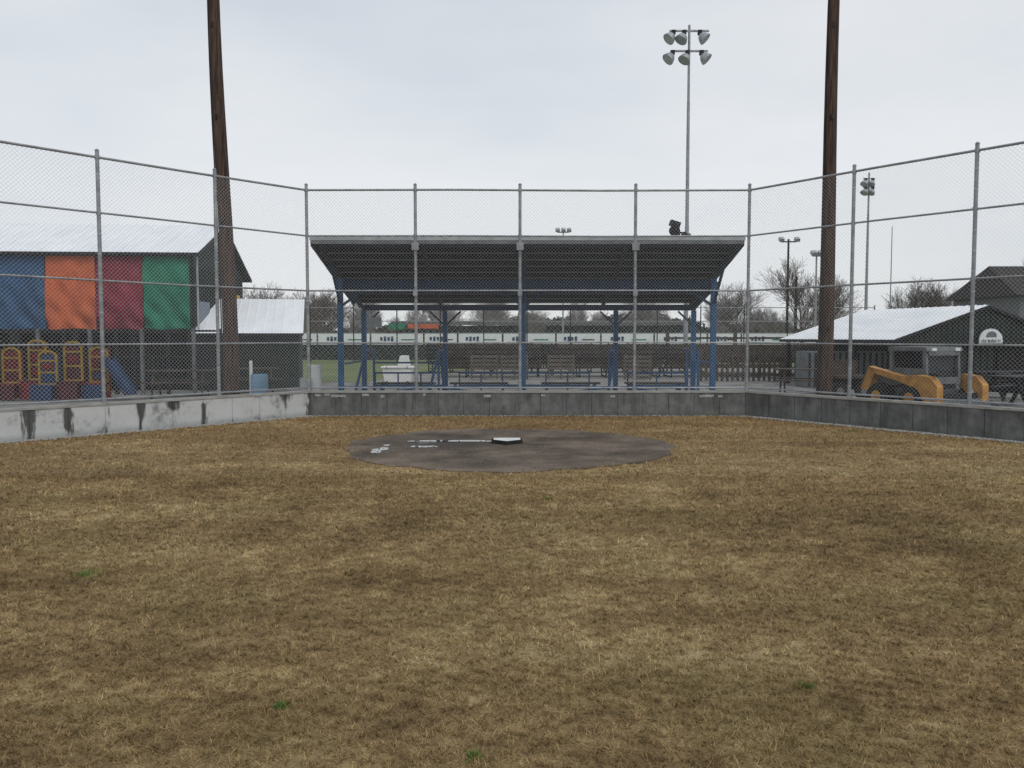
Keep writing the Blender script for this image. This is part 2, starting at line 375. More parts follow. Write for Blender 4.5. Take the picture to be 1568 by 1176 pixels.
RZ=[4.79,3.83,2.67,1.56,.60]
mCL=offset_pt(CL,nF,nLo,.1); mCR=offset_pt(CR,nF,nRo,.1); mEL=EL+nLo*.1; mER=ER+nRo*.1
def fence(pA,pB,posts,top=4.9):
    b=B(); chain(b,pA,pB,.57,4.77)
    pv=Vector(pB)-Vector(pA); N_=max(2,int(pv.length/2.4))
    for z in RZ:
        pr=(pA.x,pA.y,z)
        for i in range(1,N_+1):
            q=pA.lerp(pB,i/N_); zz=z+(random.uniform(-.012,.012) if i<N_ and z>.7 else 0)
            b.cyl(pr,(q.x,q.y,zz),.018 if z<4.5 else .023,'galv',n=8); pr=(q.x,q.y,zz)
    for p in posts:
        b.cyl((p.x,p.y,.54),(p.x,p.y,top),.033,'galv',n=12)
        b.cyl((p.x,p.y,top),(p.x,p.y,top+.03),.042,'galv',r1=.02,n=12)
        b.cyl((p.x,p.y,.541),(p.x,p.y,.60),.05,'galv',n=12)
        for z in RZ: b.cyl((p.x,p.y,z-.03),(p.x,p.y,z+.03),.042,'galv',n=12)
        for i in range(12): 
            zz=.75+i*.34; b.cyl((p.x,p.y,zz),(p.x,p.y,zz+.012),.037,'wire',n=8)
    return b
def at(C,d,t): return C+d*t
b=fence(mCL,mCR,[Vector((x,17.73)) for x in(-2.05,.17,2.62)]+[mCL,mCR])
for x in(-2.05,.17,2.62):
    b.box((x,17.66,3.60),(.15,.05,.16),'galv'); b.box((x,17.66,2.62),(.10,.04,.12),'galv')
b.obj('backstop_fence',smooth=True)
b=fence(mCL,mEL,[at(mCL,dL,t) for t in(2.09,4.28,6.45,8.6,10.8,13)]); b.obj('chain_link_fence',smooth=True)
b=fence(mCR,mER,[at(mCR,dR,t) for t in(2.40,4.62,6.85,9,11.2,13)]); b.obj('chain_link_fence',smooth=True)

# ---------------------------------------------------------------- canopy grandstand
b=B(); x0,x1=-4.58,5.28; yf,yb=19.0,24.0; zf,zb=3.93,2.76
def rz(y): return zf+(zb-zf)*(y-yf)/(yb-yf)
n=int((x1-x0)/.2); prof=[]
for i in range(n):
    u=x0+(x1-x0)*i/n; w=(x1-x0)/n
    prof+=[(u,0),(u+w*.45,0),(u+w*.55,.05),(u+w*.92,.05)]
prof.append((x1,0))
vs=[];ys=(yf,21.5,yb+.1)
for y in ys: vs+=[(x,y,rz(y)+z) for x,z in prof]
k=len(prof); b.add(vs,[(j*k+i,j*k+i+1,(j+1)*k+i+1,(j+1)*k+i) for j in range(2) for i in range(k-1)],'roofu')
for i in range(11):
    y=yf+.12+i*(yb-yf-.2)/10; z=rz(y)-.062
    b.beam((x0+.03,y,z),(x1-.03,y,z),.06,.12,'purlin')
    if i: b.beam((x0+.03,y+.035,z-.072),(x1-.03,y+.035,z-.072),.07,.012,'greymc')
b.box(((x0+x1)/2,yf-.03,zf-.015),(x1-x0+.04,.05,.08),'fascia')
b.box(((x0+x1)/2,yf-.035,zf-.10),(x1-x0,.03,.07),'greymc')
for x in(x0+.02,x1-.02): b.beam((x,yf,rz(yf)-.09),(x,yb,rz(yb)-.09),.05,.17,'purlin')
xs=[-4.38,.29,5.14]
for x in xs+[-2.05,2.62]:
    b.beam((x,yf+.05,rz(yf)-.18),(x,yb,rz(yb)-.18),.07,.12,'purlin')
for x in xs:
    b.box((x,21.2,rz(21.2)/2-.12),(.13,.13,rz(21.2)-.24),'blue')
    b.beam((x,21.15,2.55),(x,20.2,rz(20.2)-.24),.06,.06,'bluedk')
    b.box((x,21.2,.03),(.26,.26,.06),'greymc')
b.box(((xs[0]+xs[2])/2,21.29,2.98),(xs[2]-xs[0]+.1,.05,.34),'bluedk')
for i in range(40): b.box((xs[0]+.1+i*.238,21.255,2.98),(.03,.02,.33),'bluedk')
rear=[-4.28,-1.93,.32,3.0,5.25]
for x in rear: b.box((x,24.0,1.22),(.13,.13,2.44),'blue')
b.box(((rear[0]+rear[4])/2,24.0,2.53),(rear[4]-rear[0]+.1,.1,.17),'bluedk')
for x in(-4.28,5.25): 
    b.beam((x,24,2.5),(x,21.26,3.05),.07,.09,'bluedk'); b.beam((x,24,1.0),(x,21.3,1.0),.05,.05,'blue')
for x,s in((xs[0],1),(xs[1],1),(xs[1],-1),(xs[2],-1)):
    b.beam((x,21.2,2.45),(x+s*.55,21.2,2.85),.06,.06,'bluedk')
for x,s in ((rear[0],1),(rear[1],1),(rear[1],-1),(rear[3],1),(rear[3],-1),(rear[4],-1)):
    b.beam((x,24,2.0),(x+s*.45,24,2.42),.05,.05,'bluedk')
for (xa,xb) in((xs[0],xs[1]),(xs[1],xs[2])):
    b.beam((xa,21.2,.40),(xb,21.2,.40),.05,.05,'blue')
    m_=(xa+xb)/2
    b.beam((xa+.3,21.2,.2),(m_-.3,21.2,.37),.04,.04,'blue'); b.beam((m_+.3,21.2,.37),(xb-.3,21.2,.2),.04,.04,'blue')
for x in(-3.9,-1.95,2.75,4.95):
    b.beam((x,22.0,0),(x,22.0,1.35),.06,.06,'blue'); b.beam((x,23.4,0),(x,23.4,1.35),.06,.06,'blue')
    b.beam((x,22.0,1.32),(x,23.4,1.32),.05,.05,'blue'); b.beam((x-.28,21.7,.0),(x,22.0,1.25),.05,.05,'blue')
for xa,xb in ((-3.9,-1.95),(-1.5,2.2),(3.3,4.95)):
    for z in(.3,.66): b.beam((xa,23.6,z),(xb,23.6,z),.04,.05,'blue')
    k_=int((xb-xa)/.6)
    for i in range(k_+1): b.beam((xa+(xb-xa)*i/k_,23.6,0),(xa+(xb-xa)*i/k_,23.6,.68),.04,.04,'blue')
b.beam((-3.9,23.6,.95),(-1.95,23.6,.95),.04,.05,'blue')
b.box((-3.95,23.8,2.1),(.42,.12,.28),'fascia')
b.obj('grandstand_canopy')
for i,x in enumerate((-2.9,-.9,1.6,3.9)):
    b=B()
    for z,y in((.42,22.5),(.42,22.75)): b.box((x,y,z),(1.6,.2,.04),'wood')
    for dx in(-.65,.65): b.box((x+dx,22.62,.2),(.06,.42,.4),'blue')
    b.obj('spectator_bench')

# flood light on roof
b=B(); zr=rz(19.3)+.045
b.box((3.87,19.35,zr+.03),(.38,.25,.05),'black'); b.cyl((3.87,19.35,zr+.03),(3.87,19.35,zr+.2),.025,'black')
b.box((3.87,19.35,zr+.19),(.34,.05,.04),'black')
b.cyl((3.80,19.42,zr+.26),(3.74,19.22,zr+.22),.07,'black',r1=.13,n=16); b.cyl((3.93,19.4,zr+.1),(3.98,19.2,zr+.09),.05,'black',r1=.09,n=16)
b.box((3.78,19.4,zr+.4),(.24,.18,.12),'black',ry=.3); b.box((4.07,19.4,zr+.13),(.14,.12,.09),'greymc')
b.obj('roof_flood_light',smooth=True)

# ---------------------------------------------------------------- wooden poles
def wpole(name,x,y,lean,r0,r1,h,bend):
    b=B(); n=20; K=26; vs=[]
    for j in range(K+1):
        t=j/K; r=r0+(r1-r0)*t; ox=lean*t+bend*math.sin(t*7); oy=.02*math.sin(t*5)
        for i in range(n):
            a=2*math.pi*i/n; q=r*(1+.03*math.sin(3*a+t*4)+random.uniform(-.008,.008)); vs.append((x+ox+q*math.cos(a),y+oy+q*math.sin(a),h*t-.2))
    b.add(vs,[(j*n+i,j*n+(i+1)%n,(j+1)*n+(i+1)%n,(j+1)*n+i) for j in range(K) for i in range(n)]+[tuple(range(K*n,K*n+n))],'pole')
    pr=None
    for j in range(K+1):
        t=j/K; r=r0+(r1-r0)*t+.015; p=(x+lean*t+bend*math.sin(t*7)-r*.92,y-.4*r,h*t)
        if pr: b.cyl(pr,p,.014,'black',n=6)
        pr=p
    for t in(.15,.35,.55,.72): 
        zz=h*t; b.box((x+lean*t+bend*math.sin(t*7)-.02,y-(r0+(r1-r0)*t)-.01,zz),(.05,.03,.12),'black')
    return b.obj(name,smooth=True)
wpole('wooden_utility_pole',-6.78,20,-.28,.19,.115,12.5,.03)
wpole('wooden_utility_pole',7.55,20,.05,.19,.115,12.5,.02)

# ---------------------------------------------------------------- light towers
def tower(name,x,y,H,r0,arms,scale=1):
    b=B(); b.cyl((x,y,0),(x,y,H*.42),r0,'galv',r1=r0*.85,n=12); b.cyl((x,y,H*.42),(x,y,H*.78),r0*.78,'galv',r1=r0*.62,n=12); b.cyl((x,y,H*.78),(x,y,H),r0*.55,'galv',r1=r0*.5,n=12)
    for z,pos,ex in arms:
        b.beam((x-ex*scale,y,z),(x+ex*scale,y,z),.09*scale,.09*scale,'galv')
        for px in pos:
            cx=x+px*scale; s=-1 if px<-.35 else (1 if px>.35 else -.6)
            b.box((cx,y-.05,z-.10*scale),(.2*scale,.24*scale,.22*scale),'black')
            a=Vector((cx,y-.05,z-.2*scale)); dr=Vector((s*.72,-.25,-.75)).normalized()
            pts=[(0,.09),(.06,.17),(.16,.25),(.30,.31),(.42,.34)]
            for (d0,ra),(d1,rb) in zip(pts,pts[1:]): b.cyl(a+dr*d0*scale,a+dr*d1*scale,ra*scale,'lamp',r1=rb*scale,n=18,cap=False)
            b.cyl(a+dr*.40*scale,a+dr*.405*scale,.33*scale,'lens',n=18)
    return b.obj(name,smooth=True)
tower('stadium_light_tower',9.42,45,18.2,.13,[(17.9,(-.85,-.28,.55),1.05),(16.85,(-.88,-.10,.65),1.0)],1)
tower('stadium_light_tower',24.7,58,13.0,.12,[(12.6,(-.3,.3),.5),(12.0,(-.28,.3),.5)],.8)
def tpole(name,x,y,H,r,ex,m='black',n=2):
    b=B(); b.cyl((x,y,0),(x,y,H),r,m,r1=r*.6,n=8)
    if ex: 
        b.beam((x-ex,y,H-.25),(x+ex,y,H-.25),.12,.12,m)
        for i in range(n):
            px=x-ex+2*ex*i/(n-1); b.box((px,y-.2,H-.05),(.45,.5,.3),'lamp',rx=.5)
    return b.obj(name)
tpole('field_light_pole',26.5,80,11.0,.16,.75,'black',2)
tpole('utility_pole',22.2,65,6.4,.15,0,'black')
tpole('field_light_pole',25.2,69,8.6,.12,.3,'galv',2)
tpole('flag_pole',36.4,80,12.2,.07,0,'galv')
tpole('field_light_pole',5.4,88,12.9,.10,.6,'galv',3)

# ---------------------------------------------------------------- left building with coloured tarps
b=B(); Lx=12; D=6.2; ze=4.28; zr_=5.55; yr=2.9; zre=3.9
b.box((-Lx/2,D/2+.05,.95),(Lx,D-.1,1.9),'dark')
b.box((-Lx/2,.06,3.05),(Lx,.12,2.5),'green')
b.add([(0,0,0),(0,D,0),(0,D,zre),(0,yr,zr_-.08),(0,0,ze)],[(0,1,2,3,4)],'green')
b.add([(-Lx,0,0),(-Lx,D,0),(-Lx,D,zre),(-Lx,yr,zr_-.08),(-Lx,0,ze)],[(4,3,2,1,0)],'green')
b.add([(0,D,0),(-Lx,D,0),(-Lx,D,zre),(0,D,zre)],[(0,1,2,3)],'green')
for i in range(30): b.box((.012,.1+i*.2,1.95),(.02,.03,3.85),'green')
o_=.28
def slope(ya,za,yb_,zb_):
    b.add([(-Lx-.3,ya,za),(o_,ya,za),(o_,yb_,zb_),(-Lx-.3,yb_,zb_)],[(0,1,2,3)],'white')
    b.add([(-Lx-.3,ya,za-.005),(o_,ya,za-.005),(o_,yb_,zb_-.005),(-Lx-.3,yb_,zb_-.005),(-Lx-.3,ya,za-.09),(o_,ya,za-.09),(o_,yb_,zb_-.09),(-Lx-.3,yb_,zb_-.09)],[(4,7,6,5),(0,4,5,1),(1,5,6,2),(2,6,7,3)],'black')
    for i in range(int(Lx/.3)+2):
        xx=o_-.02-i*.3; b.beam((xx,ya,za+.012),(xx,yb_,zb_+.012),.025,.022,'white')
slope(-.3,ze+.02,yr,zr_); slope(yr,zr_,D+.35,zre+.0)
for i in range(22): b.box((o_-.3-i*.55,-.31,ze-.07),(.1,.03,.06),'black')
def tarp(xa,xb,z0,z1,m,seed):
    nx,nz=28,28; vs=[]; r=random.Random(seed); p1,p2=r.uniform(0,6),r.uniform(0,6)
    for j in range(nz+1):
        for i in range(nx+1):
            u=i/nx; w=j/nz; x=xa+(xb-xa)*u; z=z0+(z1-z0)*w
            d=.025*math.sin(9*u+4*w+p1)+.02*math.sin(14*u-11*w+p2)+.016*math.sin(25*w+7*u)*(1-w)+.035*math.sin(5*(u+w)*3+p2)*(1-w)
            vs.append((x,-.10+d-(.05*math.sin(math.pi*w)),z+.02*math.sin(8*u+p1)*(1-w)))
    k=nx+1; b.add(vs,[(j*k+i,j*k+i+1,(j+1)*k+i+1,(j+1)*k+i) for j in range(nz) for i in range(nx)],m)
xr=0-.04; wid=(1.43,1.43,1.52,1.52,1.5,1.5,1.5); names=('tarp_green','tarp_red','tarp_orange','tarp_blue','tarp_yellow','tarp_green','tarp_red')
for w_,nme in zip(wid,names):
    tarp(xr-w_,xr-.01,1.93,4.2,nme,int(abs(xr)*100)); b.box((xr,-.11,3.05),(.04,.05,2.35),'black'); xr-=w_
b.box((-Lx/2,-.06,1.86),(Lx,.16,.1),'black')
b.box((.03,1.05,2.35),(.04,1.1,.95),'greyblue'); b.box((.03,4.9,2.6),(.05,.35,1.3),'sky_blue'); b.box((.03,5.35,2.5),(.05,.4,1.5),'tarp_yellow')
b.beam((.15,.0,4.2),(.15,.0,1.9),.05,.05,'fascia')
for i in range(7): b.box((-.1-i*1.75,-.02,.93),(.14,.14,1.8),'black')
b.obj('tarp_covered_building',loc=(-10.05,26.2,0),rz=math.radians(4))

b=B(); w_=3.4; b.box((-w_/2-.1,3.1,.87),(w_-.1,5.9,1.75),'green')
b.add([(-w_,0,1.80),(0,0,1.80),(0,3.2,3.02),(-w_,3.2,3.02)],[(0,1,2,3)],'white')
b.add([(-w_,3.2,3.02),(0,3.2,3.02),(0,6.4,1.85),(-w_,6.4,1.85)],[(0,1,2,3)],'white')
b.add([(-w_,0,1.72),(0,0,1.72),(0,0,1.795),(-w_,0,1.795)],[(0,1,2,3)],'black')
b.add([(-.1,.2,1.7),(-.1,6.2,1.75),(-.1,3.2,2.95)],[(0,1,2)],'green')
for i in range(12): b.beam((-w_+.05+i*.3,0,1.81),(-w_+.05+i*.3,3.2,3.03),.022,.02,'white')
for i in range(15): b.box((-w_+.2+i*.22,.135,.87),(.02,.03,1.7),'black')
b.obj('low_shed',loc=(-6.72,26.7,0),rz=math.radians(13))

b=B()
xa,xb,yy_=-17,-8.6,24.4
for z in(1.86,1.1,.45): b.beam((xa,yy_,z),(xb,yy_,z),.05,.06,'black')
for i in range(12): 
    x=xa+i*(xb-xa)/11; b.box((x,yy_,.95),(.09,.09,1.95),'black' if i%2 else 'greymc')
for i in range(60):
    x=xa+i*(xb-xa)/59; b.box((x,yy_+.03,.78),(.02,.02,.64),'black')
b.obj('yard_railing')
def play(name,x,y,h,mm,m2):
    b=B()
    b.box((x,y,h/2+.03),(.56,.05,h),mm)
    for s in(-1,1): b.box((x+s*.23,y-.045,h*.55),(.05,.04,h*.8),'yellow'); b.cyl((x+s*.23,y-.045,h*.95),(x+s*.23,y-.045,h*.95+.12),.035,'yellow',r1=.012,n=8)
    K=10
    for i in range(K):
        a0=math.pi*i/K; a1=math.pi*(i+1)/K
        b.beam((x+.23*math.cos(a0),y-.05,h*.95+.17*math.sin(a0)),(x+.23*math.cos(a1),y-.05,h*.95+.17*math.sin(a1)),.04,.05,'yellow')
    for z in(.88,.62,.36): b.box((x,y-.05,h*z),(.42,.04,.045),'yellow')
    b.box((x,y-.06,h*.75),(.26,.03,h*.14),'red'); b.box((x,y-.06,h*.49),(.26,.03,h*.12),m2)
    b.box((x,y-.24,h*.33),(.55,.38,.05),mm); b.box((x,y-.41,h*.17),(.55,.04,h*.30),m2)
    return b.obj(name)
for i in range(6): play('painted_play_seat',-13.95+i*.56+random.uniform(-.06,.06),22.0+.25*(i%3),(1.42,1.28,1.5,1.2,1.46,1.3)[i],('maroon','red','maroon','playblue','maroon','red')[i],('playblue','maroon','red','playblue','maroon','playblue')[i])
b=B()
b.beam((-10.9,22.4,1.05),(-10.2,22.1,.15),.40,.04,'playblue')
for s in(-.2,.2): b.beam((-10.9,22.4+s,1.12),(-10.2,22.1+s,.22),.04,.14,'playblue')
for s in(-.2,.2): b.beam((-11.0,22.4+s,0),(-11.0,22.4+s,1.5),.05,.05,'maroon')
for z in(.3,.6,.9): b.box((-11.0,22.4,z),(.04,.4,.03),'yellow')
b.box((-11.05,22.4,1.03),(.4,.5,.05),'maroon')
b.obj('playground_slide')
def ptable(name,x,y,rzv,m='wood'):
    b=B()
    for i in range(5): b.box((0,-.3+i*.15,.74),(1.8,.135,.035),m)
    for s in(-1,1):
        for k in range(2): b.box((0,s*(.62+k*.14),.44),(1.8,.125,.035),m)
    for e in(-.65,.65):
        b.beam((e,-.25,.72),(e,-.6,0),.04,.09,m); b.beam((e,.25,.72),(e,.6,0),.04,.09,m); b.beam((e+.045,-.75,.4),(e+.045,.75,.4),.04,.09,m)
        b.beam((e+.045,-.3,.69),(e+.045,.3,.69),.04,.06,m)
    return b.obj(name,loc=(x,y,0),rz=rzv)
ptable('picnic_table',-9.3,23.2,.2,'wood'); ptable('picnic_table',12.3,20.0,.5,'black'); ptable('picnic_table',8.6,24.2,-.2,'wood'); ptable('picnic_table',13.4,22.5,.3,'black'); ptable('picnic_table',-7.9,24.6,.5,'wood'); ptable('picnic_table',11.6,23.6,.2,'wood')

def barrel(name,x,y,r,h,m):
    b=B(); prof=[(r*.93,0),(r,.03),(r,h*.32),(r*1.04,h*.34),(r,h*.37),(r,h*.64),(r*1.04,h*.66),(r,h*.69),(r,h-.03),(r*.93,h)]
    for (ra,za),(rb,zb2) in zip(prof,prof[1:]): b.cyl((x,y,za),(x,y,zb2),ra,m,r1=rb,n=20,cap=False)
    b.cyl((x,y,h-.03),(x,y,h-.02),r*.9,m,n=20); return b.obj(name,smooth=True)
barrel('blue_barrel',-6.05,19.8,.20,.80,'sky_blue')
barrel('white_drum',-5.15,21.8,.14,.95,'wht'); barrel('white_drum',-5.42,21.6,.12,.62,'fascia')
b=B(); b.cyl((-6.5,20.6,0),(-6.5,20.6,1.05),.04,'wht',n=12); b.cyl((-6.5,20.6,1.05),(-6.5,20.6,1.1),.05,'wht',r1=.02,n=12); b.obj('white_bollard',smooth=True)
b=B(); b.prism([(-.42,.12),(.42,.12),(.5,.62),(-.5,.62)],-.3,.3,'wht'); b.box((0,0,.66),(1.08,.68,.07),'wht'); b.prism([(.0,.7),(.4,.7),(.34,1.05),(.08,1.05)],-.2,.2,'wht')
for s in(-.35,.35): b.cyl((s,-.33,.1),(s,-.27,.1),.1,'rubber',n=14); b.box((s,0,.66),(.06,.7,.08),'fascia')
b.obj('white_storage_bin',loc=(-3.85,28,0),bevel=.02)

# ---------------------------------------------------------------- bleachers and fences in mid distance
def bleacher(name,x,y,w,rows,m,rzv=0):
    b=B()
    for i in range(rows):
        z=.35+i*.24; yy=-i*.55
        b.box((0,yy,z),(w,.25,.04),m); b.box((0,yy-.25,z-.2),(w,.22,.03),m)
    k=int(w/1.2)+1
    for j in range(k+1):
        x_=-w/2+.1+(w-.2)*j/k
        b.beam((x_,.2,.25),(x_,-(rows-1)*.55-.2,.25+(rows-1)*.24),.05,.06,'black')
        b.box((x_,-(rows-1)*.55-.1,.6),(.06,.06,1.55 if rows>3 else 1.2),'black'); b.box((x_,0,.14),(.05,.05,.28),'black')
        b.beam((x_,0,.03),(x_,-(rows-1)*.55,.03),.05,.05,'black')
    for z in(.50,.68,.86,1.06,1.28): b.beam((-w/2,-(rows-1)*.55-.17,z),(w/2,-(rows-1)*.55-.17,z),.03,.12,m)
    return b.obj(name,loc=(x,y,0),rz=rzv)
for x,w_ in((-.9,4.2),(3.9,4.6),(8.9,4.8),(12.9,2.4)): bleacher('bleacher',x,36,w_,4,'wood')
for x,w_ in((-2.4,3.2),(1.4,4.8),(6.8,4.8)): bleacher('bleacher',x,40.5,w_,4,'black')
def slat_fence(name,x0,x1,y,h,m,gap):
    b=B(); n=int((x1-x0)/gap)
    for i in range(n+1): b.box((x0+i*gap,y,h/2),(.09,.06,h*random.uniform(.96,1.02)),m)
    for z in(.25,h*.55,h-.12): b.beam((x0,y+.06,z),(x1,y+.06,z),.05,.09,m)
    return b.obj(name)
slat_fence('slat_fence',7.2,14,31.5,1.35,'wood',.20)
slat_fence('slat_fence',-2.8,6.9,44,1.30,'black',.14)
for x,y in((.1,32.5),(1.95,33.0),(-1.1,32.8),(4.9,32.3)):
    b=B()
    for i in range(6): b.box((0,-.05,.1+i*.16),(1.1,.02,.1),'woodlt')
    for s in(-.5,0,.5): b.box((s,0,.5),(.06,.08,.98),'woodlt')
    b.obj('wooden_pallet',loc=(x,y,0),rz=random.uniform(-.3,.3))
b=B(); b.box((8,60.05,.55),(64,.05,1.12),'green')
for i in range(27): b.cyl((-24+i*2.46,60.1,0),(-24+i*2.46,60.1,1.95),.04,'galv',n=6)
b.beam((-24,60.1,1.93),(40,60.1,1.93),.05,.05,'galv')
r=random.Random(3); x=-16.5; i=0
while x<21:
    w_=r.choice((2.4,3.2,3.8))
    b.box((x+w_/2,59.95,1.50),(w_-.08,.03,.78),'offwht')
    for q in range(4): b.box((x+w_*.2+q*.26,59.92,1.52),(.17,.02,.34 if q%2 else .26),'bluedk')
    b.box((x+w_*.72,59.92,1.46),(w_*.28,.02,.08),'tarp_green' if i%3 else 'black'); x+=w_+.05; i+=1
b.box((-6.4,59.8,2.42),(2.2,.03,.32),'tarp_orange'); b.box((-8.3,59.8,2.42),(1.2,.03,.42),'tarp_green')
b.obj('outfield_banner_fence')
b=B()
for z in(3.6,2.7): b.beam((-22,55,z),(24,55,z),.05,.05,'galv')
for i in range(17): b.cyl((-22+i*2.875,55,0),(-22+i*2.875,55,3.75),.04,'black',n=6)
chain(b,(-22,55),(24,55),.05,3.6,s=.4,r=.004,seg=4)
b.obj('tall_perimeter_fence')
b=B()
for i in range(10): b.box((9+i*4.0,48+.3*i,1.0),(.18,.18,2.0),'wood')
for z in(.7,1.6): b.beam((9,48,z),(45,50.7,z),.06,.12,'wood')
b.obj('post_and_rail_fence')
for cx_,L_ in ((-6,14),(12,16)):
    b=B(); y_=97; b.box((cx_,y_,1.6),(L_,3,2.6),'green'); a_=L_/2+.4
    b.add([(cx_-a_,y_-2,3.0),(cx_+a_,y_-2,3.0),(cx_+a_,y_+2,3.5),(cx_-a_,y_+2,3.5)],[(0,1,2,3)],'shingle')
    for i in range(7): b.box((cx_-L_/2+i*L_/6,y_-1.8,1.5),(.2,.2,3.0),'black')
    b.obj('dugout')

# ---------------------------------------------------------------- right building (gable shelter)
b=B(); hw=3.5; Ln_=5.6; ze=1.62; za=2.68
def rs(x0_,z0_,x1_,z1_):
    b.add([(x0_,-.1,z0_),(x1_,-.1,z1_),(x1_,Ln_,z1_),(x0_,Ln_,z0_)],[(0,1,2,3)],'white')
    b.add([(x0_,-.1,z0_-.01),(x1_,-.1,z1_-.01),(x1_,Ln_,z1_-.01),(x0_,Ln_,z0_-.01),(x0_,-.1,z0_-.1),(x1_,-.1,z1_-.1),(x1_,Ln_,z1_-.1),(x0_,Ln_,z0_-.1)],[(4,7,6,5),(0,4,5,1),(1,5,6,2),(2,6,7,3),(3,7,4,0)],'black')
rs(-hw-.1,ze-.02,0,za); rs(0,za,hw+.1,ze-.02)
for i in range(17): b.beam((-hw-.1,.05+i*.33,ze-.005),(0,.05+i*.33,za+.012),.025,.022,'white')
b.add([(-hw,0,ze-.10),(hw,0,ze-.10),(0,0,za-.10)],[(0,1,2)],'green')
for i in range(33):
    xx=-hw+.1+i*.21; hh=(za-ze)*(1-abs(xx)/hw)
    if hh>.08: b.box((xx,-.012,ze-.1+hh/2),(.02,.02,hh-.03),'black')
b.add([(-hw,Ln_-.1,ze-.1),(hw,Ln_-.1,ze-.1),(0,Ln_-.1,za-.1)],[(2,1,0)],'green')
b.box((.9,2.8,.75),(hw*2-2.0,5.2,1.5),'green')
for i in range(24): b.box((-hw+.5+i*.27+.6,.175,.75),(.02,.03,1.48),'black')
b.box((0,-.012,ze-.14),(2*hw,.05,.10),'black')
for y in(.1,1.9,3.7,5.4): b.box((-hw+.15,y,.77),(.12,.12,1.52),'black')
b.box((1.2,.16,.95),(1.1,.05,.7),'dark'); b.box((1.2,.13,.55),(1.25,.2,.05),'fascia')
b.obj('gable_pavilion',loc=(14.85,26,0),rz=math.radians(17))
b=B(); K=18; w=.46; P=[(-w,0),(w,0)]+[(w*math.cos(math.pi*i/K),.10+.36*math.sin(math.pi*i/K)) for i in range(K+1)]
b.prism([(x*1.06,z*1.08-.02) for x,z in P],.01,.03,'black'); b.prism(P,-.02,.009,'offwht')
b.prism([(x*.45,z*.4+.19) for x,z in P],-.03,-.021,'greymc')
sg=b.obj('pavilion_sign',loc=(14.95,25.90,1.48),rz=math.radians(17))
cu=bpy.data.curves.new('sign_lettering','FONT'); cu.body='OLE BUSSE ST.'; cu.size=.13; cu.align_x='CENTER'; cu.extrude=.003
t=bpy.data.objects.new('lettering',cu); COL.objects.link(t); t.parent=sg; t.location=(0,-.032,.03); t.rotation_euler=(math.pi/2,0,0); cu.materials.append(M['black'])

b=B(); b.box((0,0,2.1),(9,7,4.2),'housewall')
b.add([(-4.9,-3.9,4.0),(4.9,-3.9,4.0),(4.3,0,5.9),(-4.3,0,5.9),(-4.9,3.9,4.0),(4.9,3.9,4.0)],[(0,1,2,3),(3,2,5,4),(0,3,4),(1,5,2)],'shingle')
for x in(-3.2,-2.3,-1.4,.4,1.4,2.8):
    b.box((x,-3.52,3.3),(.75,.06,1.2),'wht'); b.box((x,-3.56,3.3),(.6,.03,1.05),'glass'); b.box((x,-3.58,3.3),(.6,.02,.04),'wht')
b.obj('grey_house',loc=(32.9,50,0))
b=B(); b.box((0,0,.6),(2.6,1.2,1.2),'greymc')
for i in range(13): b.box((-1.25+i*.2,-.62,.6),(.06,.05,1.1),'black')
b.obj('storage_container',loc=(11.1,28,0))

# ---------------------------------------------------------------- skid steer loader
b=B()
b.prism([(-.95,.22),(.45,.22),(.58,.50),(.5,.66),(-.5,.92),(-.98,.90)],-.50,.50,'greymc')
b.prism([(-.42,.6),(-.10,.6),(-.12,1.36),(-.42,1.36)],-.50,.50,'black')      # rear of cab
b.prism([(-.52,1.362),(.56,1.362),(.53,1.46),(-.50,1.46)],-.58,.58,'greymc') # roof
for s in(-1,1):
    b.beam((.50,s*.52,.6),(.46,s*.52,1.36),.08,.09,'greymc'); b.beam((-.42,s*.53,.6),(-.42,s*.53,1.36),.08,.12,'greymc')
    b.box((.04,s*.52,.78),(.9,.04,.38),'greymc')
    for x_ in range(7): b.beam((-.30+x_*.11,s*.52,.96),(-.30+x_*.11,s*.52,1.36),.02,.02,'black')
    for z_ in (1.08,1.22): b.beam((-.38,s*.52,z_),(.45,s*.52,z_),.02,.02,'black')
b.box((.44,0,1.05),(.02,.96,.60),'glass'); b.box((.52,0,.66),(.06,1.0,.22),'greymc'); b.box((.53,0,1.31),(.06,1.0,.10),'greymc')
b.box((.565,0,.56),(.03,.7,.12),'black')
for s in(-1,1):
    y0,y1=sorted((s*.63,s*.83))
    b.prism([(-1.08,.45),(-.82,.40),(-.66,.92),(-.82,1.00)],y0,y1,'orange')
    b.prism([(-.84,.99),(-.80,.86),(.05,.66),(.55,.50),(.76,.12),(1.04,.12),(1.04,.60),(.86,.80),(.55,.84),(.10,.80)],y0,y1,'orange')
    b.box((.9,s*.73,.86),(.24,.10,.05),'black')
    b.beam((-.5,s*.57,.5),(.35,s*.57,.66),.05,.05,'black')
    b.cyl((.72,s*.58,.66),(.88,s*.58,.28),.035,'fascia',n=10)
    for x_ in(-.6,.32):
        b.cyl((x_,s*.52,.29),(x_,s*.84,.29),.29,'rubber',n=24); b.cyl((x_,s*.835,.29),(x_,s*.852,.29),.14,'orange',n=16)
        for a in range(16): 
            an=a*math.pi/8; b.box((x_+.29*math.cos(an),s*.68,.29+.29*math.sin(an)),(.05,.28,.03),'rubber',ry=-an+math.pi/2)
b.box((.92,0,.30),(.05,1.2,.26),'black')
b.prism([(.99,.30),(1.03,.30),(1.06,.12),(1.45,.03),(1.45,0.0),(1.0,.04)],-.92,.92,'greymc')
for s in(-.91,.91): b.prism([(1.0,.30),(1.01,.05),(1.45,.01),(1.3,.16)],s-.015,s+.015,'greymc')
